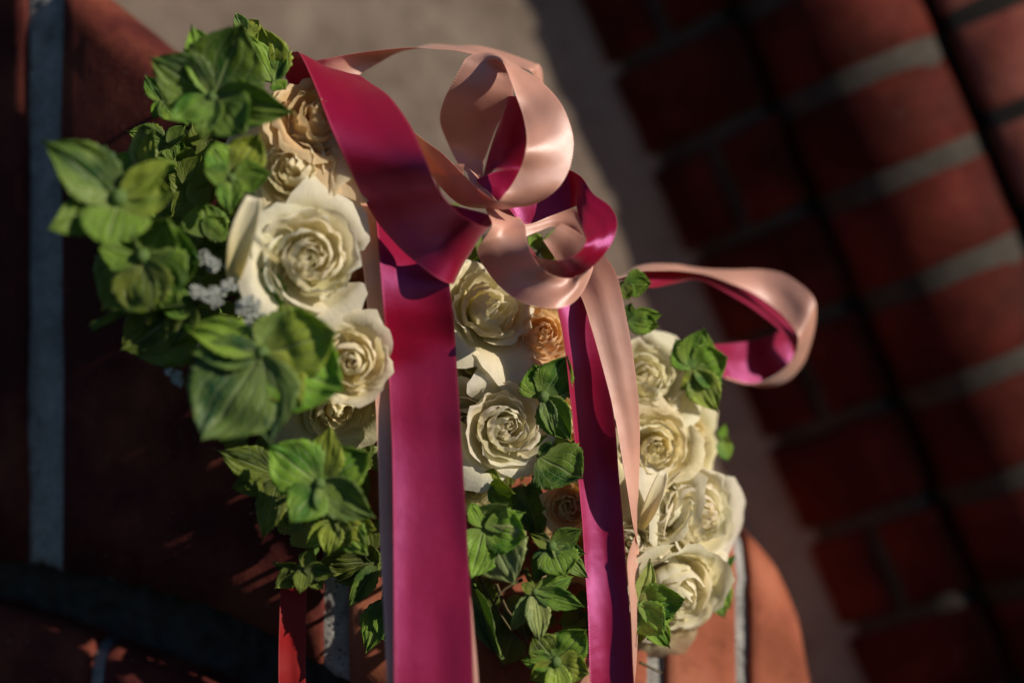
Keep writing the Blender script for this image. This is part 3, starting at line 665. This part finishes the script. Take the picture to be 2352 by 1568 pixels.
floret(490, 228, .0, [(560, 48, -.004, 1.05, 'd', .1, 1), (440, 52, .006, .62, 'l', .25, 4), (345, 132, -.004, .95, 'd', -.2, 0), (678, 262, -.006, .62, 'd', .2, 2), (575, 322, -.012, .85, 'd', 0, 3), (470, 330, -.010, .78, 'm', .1, 0), (395, 290, -.004, .8, 'm', .1, 3)],
       'big dark green floret at the top left of the bouquet, veins pale', (0, -1, .15), 15)
floret(628, 190, .03, [(605, 62, .0, .8, 'y', 0, 3), (655, 108, 0, .55, 'm'), (570, 88, .0, .6, 'l'), (660, 215, -.004, .9, 'l')], 'small pale floret behind the topmost big green floret', (0, -1, .2), 6)
floret(565, 75, .04, [(540, 28, 0, .75, 'p'), (598, 48, 0, .8, 'y'), (622, 95, 0, .9, 'y')], 'light green leaf tips rising highest against the sandy wall', (0, -1, .2), 0)
floret(372, 232, .03, [(332, 172, 0, .7, 'm'), (352, 275, 0, .7, 'l'), (410, 282, 0, .8, 'l')], 'small green floret left of the big top floret', (0, -1, 0), 0)
floret(278, 458, -.01, [(96, 318, -.014, .70, 'd', .35, 2), (105, 540, -.012, .62, 'd', .1, 1), (240, 585, -.02, .95, 'm', -.1, 3), (400, 362, .0, .55, 'y', .15, 4), (408, 455, .002, .9, 'y', -.2, 3), (160, 425, .0, .6, 'd')],
       'leftmost large green floret reaching over the grey mortar joint', (-.1, -1, .1), 20)
floret(335, 395, .025, [(318, 290, 0, .62, 'p', .2, 1), (262, 358, 0, .7, 'l'), (412, 380, 0, .7, 'l'), (350, 300, .0, .5, 'y')], 'yellow green floret standing above the leftmost large floret', (0, -1, .2), 0)
floret(385, 330, .045, [(295, 300, 0, .7, 'd'), (430, 340, 0, .9, 'm'), (400, 372, 0, .9, 'd'), (430, 290, 0, .8, 'd')], 'dark little floret in shade between the two top left florets', (0, -1, 0), 0)
floret(533, 412, -.004, [(478, 322, 0, .8, 'l', .1, 1), (602, 310, .002, .8, 'y', 0, 3), (628, 402, 0, .8, 'l', 0, 1), (530, 492, -.006, .8, 'l', 0, 2), (468, 395, 0, .8, 'm')], 'fresh light green floret just above the white roses at left', (.05, -1, .1), 11)
floret(475, 545, .012, [(465, 462, 0, 1.2, 'm', 0, 3), (520, 498, 0, 1.0, 'm')], 'plain rounded green leaf beside the long white petal', (0, -1, .1), 0)
floret(330, 590, -.004, [(395, 495, -.006, 1.15, 'm', .1, 1), (470, 600, 0, 1.15, 'm', 0, 3), (425, 700, -.004, 1.15, 'm', 0, 1), (225, 560, .004, 1.0, 'm'), (250, 715, .006, 1.3, 'o', .2, 3), (340, 745, .0, 1.1, 'o')], 'mid green floret with a dark centre under the leftmost floret', (0, -1, 0), 17)
floret(448, 700, .0, [(203, 738, -.006, .42, 't', .6, 2), (290, 805, .012, .95, 'o', -.3, 3), (360, 705, 0, .8, 'm'), (390, 800, 0, .9, 'o')], 'bluish green drooping leaf pointing left above the black shadow', (0, -1, .5), 0)
floret(612, 700, .004, [(612, 604, 0, .95, 'm', .1, 2), (660, 655, .0, .9, 'l'), (535, 690, 0, .8, 'd')], 'pointed green leaf in front of the largest ivory rose', (0, -1, .1), 0)
floret(790, 722, .01, [(795, 668, 0, 1.0, 'm'), (822, 715, 0, .9, 'm'), (752, 690, 0, .8, 'l')], 'small green leaf beside the dark gap and the pink ribbon edge', (0, -1, 0), 0)
floret(604, 812, -.014, [(668, 708, .0, 1.0, 'p', .2, 1), (785, 762, -.004, .95, 'y', .1, 3), (798, 905, -.004, 1.0, 'l', -.1, 3), (700, 940, -.004, .8, 'y', .1, 1), (415, 745, .004, .55, 'l', .45, 2), (438, 815, -.002, .6, 't', .2, 0), (470, 1018, -.004, 1.0, 't', 0, 3), (640, 1020, -.002, .8, 't', .1, 1)],
       'large two toned floret in the left middle with one shaded bluish sepal', (.05, -1, .05), 17)
floret(735, 1110, -.006, [(762, 975, .0, .78, 'y', .1, 0), (858, 1040, .0, .8, 'l', 0, 3), (862, 1190, -.004, .75, 't', .1, 2), (668, 1205, -.006, .95, 'm', 0, 1), (618, 1020, .0, .95, 'l', 0, 3), (780, 1205, .0, .7, 'm')],
       'yellow green floret left of the ribbons, below the two toned floret', (0, -1, .05), 14)
floret(770, 1195, .008, [(700, 1262, 0, .6, 'y', .3, 4), (752, 1278, -.002, .8, 'y', 0, 4), (850, 1268, 0, .8, 'l'), (810, 1250, 0, .8, 'o'), (868, 1210, 0, .8, 'y')], 'bright yellow green sepals hanging lowest at the left above the shadow', (0, -1, -.2), 0)
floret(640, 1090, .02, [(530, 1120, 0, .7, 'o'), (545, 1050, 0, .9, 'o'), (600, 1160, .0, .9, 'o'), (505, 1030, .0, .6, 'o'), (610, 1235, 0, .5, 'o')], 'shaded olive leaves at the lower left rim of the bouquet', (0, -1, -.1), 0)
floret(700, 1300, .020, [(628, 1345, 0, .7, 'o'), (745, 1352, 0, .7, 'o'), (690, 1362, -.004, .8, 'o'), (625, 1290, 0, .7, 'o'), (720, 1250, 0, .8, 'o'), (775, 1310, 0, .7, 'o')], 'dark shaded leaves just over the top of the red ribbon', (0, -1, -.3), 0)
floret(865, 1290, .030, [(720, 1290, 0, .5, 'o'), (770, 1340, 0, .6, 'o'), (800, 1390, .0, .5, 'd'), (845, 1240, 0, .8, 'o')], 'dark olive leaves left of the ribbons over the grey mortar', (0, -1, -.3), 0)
floret(880, 1375, .026, [(845, 1500, 0, .62, 'm', .2, 0), (905, 1490, 0, .6, 'm')], 'ribbed green leaf hanging beside the pink ribbon edge near the bottom', (-.2, -1, -.2), 0)
floret(1248, 912, .0, [(1222, 832, -.004, .0+1.15, 'l', 0, 3), (1302, 812, -.002, .85, 'm', .25, 3), (1308, 905, .004, .9, 'p', 0, 1), (1312, 1015, -.004, .80, 'm', .3, 2), (1275, 1005, -.004, .5, 't', .1, 4)], 'sharply focused green floret with a round bud left of narrow magenta tail', (0, -1, .1), 14)
floret(1262, 1000, .01, [(1285, 1060, 0, 1.0, 'y'), (1240, 1045, 0, .8, 'l')], 'yellow green leaf between the focused floret and the dark veined leaf', (0, -1, 0), 0)
floret(1238, 1048, .002, [(1342, 1108, -.012, 1.05, 'd', -.1, 3), (1268, 1010, .0, .5, 'd')], 'dark veined leaf with serrated edge overlapping the narrow magenta tail', (.1, -1, .2), 0)
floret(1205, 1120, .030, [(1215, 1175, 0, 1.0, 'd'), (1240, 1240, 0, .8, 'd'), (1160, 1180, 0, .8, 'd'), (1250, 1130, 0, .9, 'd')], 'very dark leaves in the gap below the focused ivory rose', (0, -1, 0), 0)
floret(1122, 1120, .008, [(1190, 1128, -.008, .7, 'y', .2, 1), (1135, 1072, 0, .9, 'y'), (1180, 1160, .0, .7, 'l')], 'thin yellow green sepal curling around the focused ivory rose', (0, -1, 0), 0)
floret(1112, 1210, -.008, [(1168, 1150, -.004, .9, 'p', .2, 1), (1214, 1235, -.006, .95, 'l', 0, 3), (1190, 1340, -.004, 1.0, 'p', .1, 1), (1080, 1330, -.004, .9, 'l', 0, 3), (1075, 1150, 0, .7, 'l'), (1210, 1175, .004, .5, 'l')], 'pale green cupped floret right of the broad magenta ribbon', (0, -1, .1), 0)
floret(1266, 1255, -.004, [(1338, 1212, -.002, .75, 'd', .1, 0), (1300, 1330, -.010, 1.05, 'm', .1, 3), (1225, 1335, -.002, .7, 'd', .1, 0), (1345, 1275, 0, .5, 'd'), (1215, 1225, 0, .6, 'o'), (1348, 1330, .004, .5, 'd')], 'dark green floret with pale veins and small bud above two pale pointed sepals', (.1, -1, .2), 12)
floret(1228, 1358, -.008, [(1172, 1452, -.002, .55, 'p', .1, 5), (1240, 1478, -.008, .55, 'p', -.1, 0), (1344, 1392, -.002, .52, 'm', .2, 0), (1320, 1322, .004, .6, 'l'), (1195, 1338, 0, .7, 'o')], 'floret with two pale pointed serrated sepals, low between the ribbons', (0, -1, .1), 9)
floret(1276, 1518, -.012, [(1222, 1452, -.002, 1.0, 'o', 0, 3), (1348, 1440, -.002, .85, 'l', .1, 3), (1356, 1545, -.002, .9, 'y', 0, 3), (1285, 1620, -.004, .75, 'y', 0, 0), (1192, 1512, .002, .7, 'l', .1, 4), (1215, 1560, .002, .9, 'y')], 'bright veined floret with a dark round bud at the bottom edge', (0, -1, .0), 13)
floret(1330, 1400, .018, [(1300, 1460, 0, .8, 'l'), (1352, 1450, 0, .8, 'm'), (1340, 1350, 0, .7, 'd'), (1280, 1430, 0, .7, 'l')], 'mid green leaves behind the narrow magenta tail near the bottom', (0, -1, 0), 0)
floret(1090, 1350, .006, [(1150, 1515, -.012, .38, 't', .2, 2)], 'slim bluish green leaf hanging right of the broad magenta ribbon', (-.2, -1, 0), 0)
floret(1462, 1390, -.002, [(1578, 1372, -.004, .72, 'm', .1, 3), (1532, 1462, -.010, .85, 'l', 0, 1), (1495, 1282, .0, .5, 'p', .3, 2), (1468, 1480, .004, .8, 'y'), (1540, 1490, .01, .5, 'l'), (1550, 1420, .006, .8, 'l')], 'light green floret over the lowest ivory rose, right of ribbon tails', (.1, -1, .1), 9)
floret(1432, 650, .018, [(1498, 652, 0, 1.0, 'l', 0, 1), (1445, 690, 0, .9, 'l')], 'bright green leaf next to the base of the side ribbon loop', (0, -1, 0), 0)
floret(1440, 735, .018, [(1524, 722, 0, .6, 'l', .2, 0), (1515, 752, 0, .7, 'l'), (1450, 695, 0, .8, 'm')], 'green leaf pair just above the topmost right rose', (0, -1, .2), 0)
floret(1588, 850, .012, [(1610, 750, .0, 1.0, 'l', .1, 1), (1672, 818, .0, 1.0, 'l', 0, 3), (1648, 948, -.002, .8, 'y', .1, 4), (1545, 780, .002, .9, 'l', 0, 1), (1660, 885, .004, .8, 'm'), (1560, 900, 0, .7, 'y')], 'bright green floret at the right rim near the end of the side loop', (.2, -1, .1), 0)
floret(1655, 1010, .03, [(1682, 1018, 0, .9, 'y'), (1670, 1060, 0, .9, 'l'), (1660, 970, 0, .7, 'l')], 'little green tip behind the rose that faces right', (.2, -1, 0), 0)
floret(1660, 1160, .03, [(1698, 1165, 0, 1.0, 'y'), (1695, 1205, 0, .8, 'l'), (1662, 1098, 0, .5, 'l')], 'small green tip behind the big open rose at the right rim', (.2, -1, 0), 0)
floret(1630, 1330, .02, [(1684, 1322, 0, 1.0, 'l', 0, 1), (1676, 1398, 0, .9, 'l', 0, 0), (1660, 1420, .0, .8, 'm'), (1690, 1270, 0, .4, 'l')], 'pair of green leaves over the sunlit bricks at the lower right', (.1, -1, 0), 0)
floret(1240, 575, .030, [(1290, 518, -.004, .55, 'p', .3, 5), (1215, 525, 0, .7, 'l'), (1290, 597, -.002, .6, 'y')], 'pale green pointed leaf seen through the small ribbon loop', (0, -1, .1), 0)
floret(1005, 400, .040, [(1012, 345, 0, .5, 'l')], 'tiny green leaf tip behind the bow against the wall', (0, -1, 0), 0)

# ------------------------------------------------------------------ tiny white blossoms
def lace(cx, cy, off, rpx, n, label, flat=0.5):
    Y = YB(cx)+off; c = P(cx, cy, Y); r = rpx*0.78*kk(Y)
    t = thing('lace_flower', label, 'flower', tuple(c + Vector((0, .012, -.004))), 'white lace flower heads')
    og = Vector(t.location); vs, fs = [], []; sv, sf = [], []
    lumps = [Vector((rnd.uniform(-1, 1), rnd.uniform(-.4, .4), rnd.uniform(-.8, .8)))*r*.9 for _ in range(5)]
    r *= .5; n = int(n*1.5)
    for i in range(n):
        a = rnd.uniform(0, 6.28); q = math.sqrt(rnd.random())*r
        o = c + lumps[i % 5] + Vector((math.cos(a)*q, -math.sqrt(max(0, r*r-q*q))*flat*rnd.uniform(-.2, 1), math.sin(a)*q*.85)) - og
        for p in range(5):
            an = p*1.2566 + rnd.uniform(-.2, .2); s = rnd.uniform(.0005, .0009)
            d = Vector((math.cos(an), rnd.uniform(-.5, .1), math.sin(an)))*s; e = Vector((-math.sin(an), 0, math.cos(an)))*s*.45
            b = len(vs); vs += [o, o+d*.6+e, o+d*1.2+Vector((0, -s*.3, 0)), o+d*.6-e]; fs.append((b, b+1, b+2, b+3))
        v, f = tube([Vector((0, 0, 0)), o*.5+Vector((0, .002, 0)), o], .00025, .0002, 3); b = len(sv); sv += v; sf += [tuple(k+b for k in q_) for q_ in f]
    o1 = link('blossoms', mesh('blossoms', vs, fs, M_WHITE, False), t); o1['kind'] = 'stuff'
    o2 = link('stalks', mesh('stalks', sv, sf, M_BUD), t); o2['kind'] = 'stuff'
lace(478, 600, -.004, 34, 70, 'white lace flower head beside the long folded petal')
lace(520, 655, -.002, 30, 60, 'white lace flower head under the left ivory roses')
lace(468, 680, -.008, 42, 100, 'dense white lace flower head above the two toned floret, leftmost bright one')
lace(565, 732, -.008, 62, 190, 'widest white lace flower head between pointed leaf and two toned floret')
lace(408, 868, .004, 26, 50, 'dim lace flower head in shade at the left rim')
lace(430, 790, .004, 26, 45, 'dim lace flower head just over the shaded one at left rim')

# ------------------------------------------------------------------ inside of the bouquet: dark foam and filler leaves
def add_core():
    c = P(1060, 900, .055)
    t = thing('foam_holder', 'dark green foam holder hidden inside the bouquet behind the flowers', 'flower foam', tuple(c))
    n, m = 40, 28; vs = []
    for j in range(m+1):
        th = math.pi*j/m
        for i in range(n):
            ph = 2*math.pi*i/n
            d = Vector((math.sin(th)*math.cos(ph)*0.082, math.sin(th)*math.sin(ph)*0.045, math.cos(th)*0.082))
            # tilt along the slope of the ledge
            x, z = d.x, d.z; a = R(-30); d = Vector((x*math.cos(a)-z*math.sin(a), d.y, x*math.sin(a)+z*math.cos(a)))
            d *= 1+0.10*noise.noise(d*40)
            vs.append(d)
    fs = [(j*n+i, j*n+(i+1) % n, (j+1)*n+(i+1) % n, (j+1)*n+i) for j in range(m) for i in range(n)]
    link('foam', mesh('foam', vs, fs, M_FOAM), t)
    discs = [(430, 440, 40), (455, 620, 70), (500, 780, 60), (450, 350, 45), (690, 420, 90), (640, 600, 130), (760, 900, 90), (800, 1080, 80), (950, 900, 190), (1150, 900, 190), (1150, 1150, 140), (1330, 950, 130), (1400, 1100, 140), (1520, 1180, 110), (1500, 1000, 90), (1230, 1320, 110), (1450, 1300, 100), (1000, 600, 130), (900, 420, 70), (480, 520, 60), (600, 980, 70), (740, 1180, 60), (950, 1250, 110)]
    v_, f_, u_ = [], [], []
    S0 = SEP[0]; base = [v.co.copy() for v in S0.vertices]; polys = [tuple(p.vertices) for p in S0.polygons]
    buv = {}
    for lp, d in zip(S0.loops, S0.uv_layers[0].data): buv[lp.vertex_index] = tuple(d.uv)
    # thinner grid for filler
    discs += [(1180, 1330, 100), (1250, 1430, 90), (1150, 1430, 60), (1140, 1060, 60), (1290, 1300, 60), (1400, 1180, 60)]*2
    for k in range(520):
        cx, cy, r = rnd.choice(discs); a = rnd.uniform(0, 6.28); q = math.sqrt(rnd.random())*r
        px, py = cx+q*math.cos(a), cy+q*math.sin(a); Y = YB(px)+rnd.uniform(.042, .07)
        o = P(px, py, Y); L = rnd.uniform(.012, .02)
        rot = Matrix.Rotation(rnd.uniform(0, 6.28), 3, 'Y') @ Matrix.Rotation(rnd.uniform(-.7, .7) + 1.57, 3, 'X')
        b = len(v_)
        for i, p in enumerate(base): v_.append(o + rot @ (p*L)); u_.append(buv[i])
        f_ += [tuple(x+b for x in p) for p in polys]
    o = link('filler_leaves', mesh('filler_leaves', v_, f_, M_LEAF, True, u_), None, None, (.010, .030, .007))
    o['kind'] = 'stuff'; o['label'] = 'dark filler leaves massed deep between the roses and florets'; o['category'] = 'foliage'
    # loose stems in the dark gap right of the broad ribbon
    for k, (pp, lab) in enumerate([([(1140, 1340), (1165, 1400), (1200, 1440), (1215, 1500)], 'thin brown stem curving in the dark gap beside the broad ribbon'), ([(1200, 1330), (1150, 1360), (1120, 1420)], 'short brown twig under the pale cupped floret'), ([(1470, 1520), (1500, 1535), (1520, 1545)], 'tiny brown stem end below the lowest cream rose'), ([(1090, 1300), (1130, 1380), (1190, 1470)], 'long straight brown twig low in the dark gap')]):
        pts = catmull([P(x, y, YB(x)+.02) for x, y in pp], 4); og = pts[0].copy()
        s = thing('stem', lab, 'stem', tuple(og), 'loose stems'); v, f = tube([p-og for p in pts], .0009, .0005)
        link('twig', mesh('twig', v, f, M_STEM), s)
add_core()
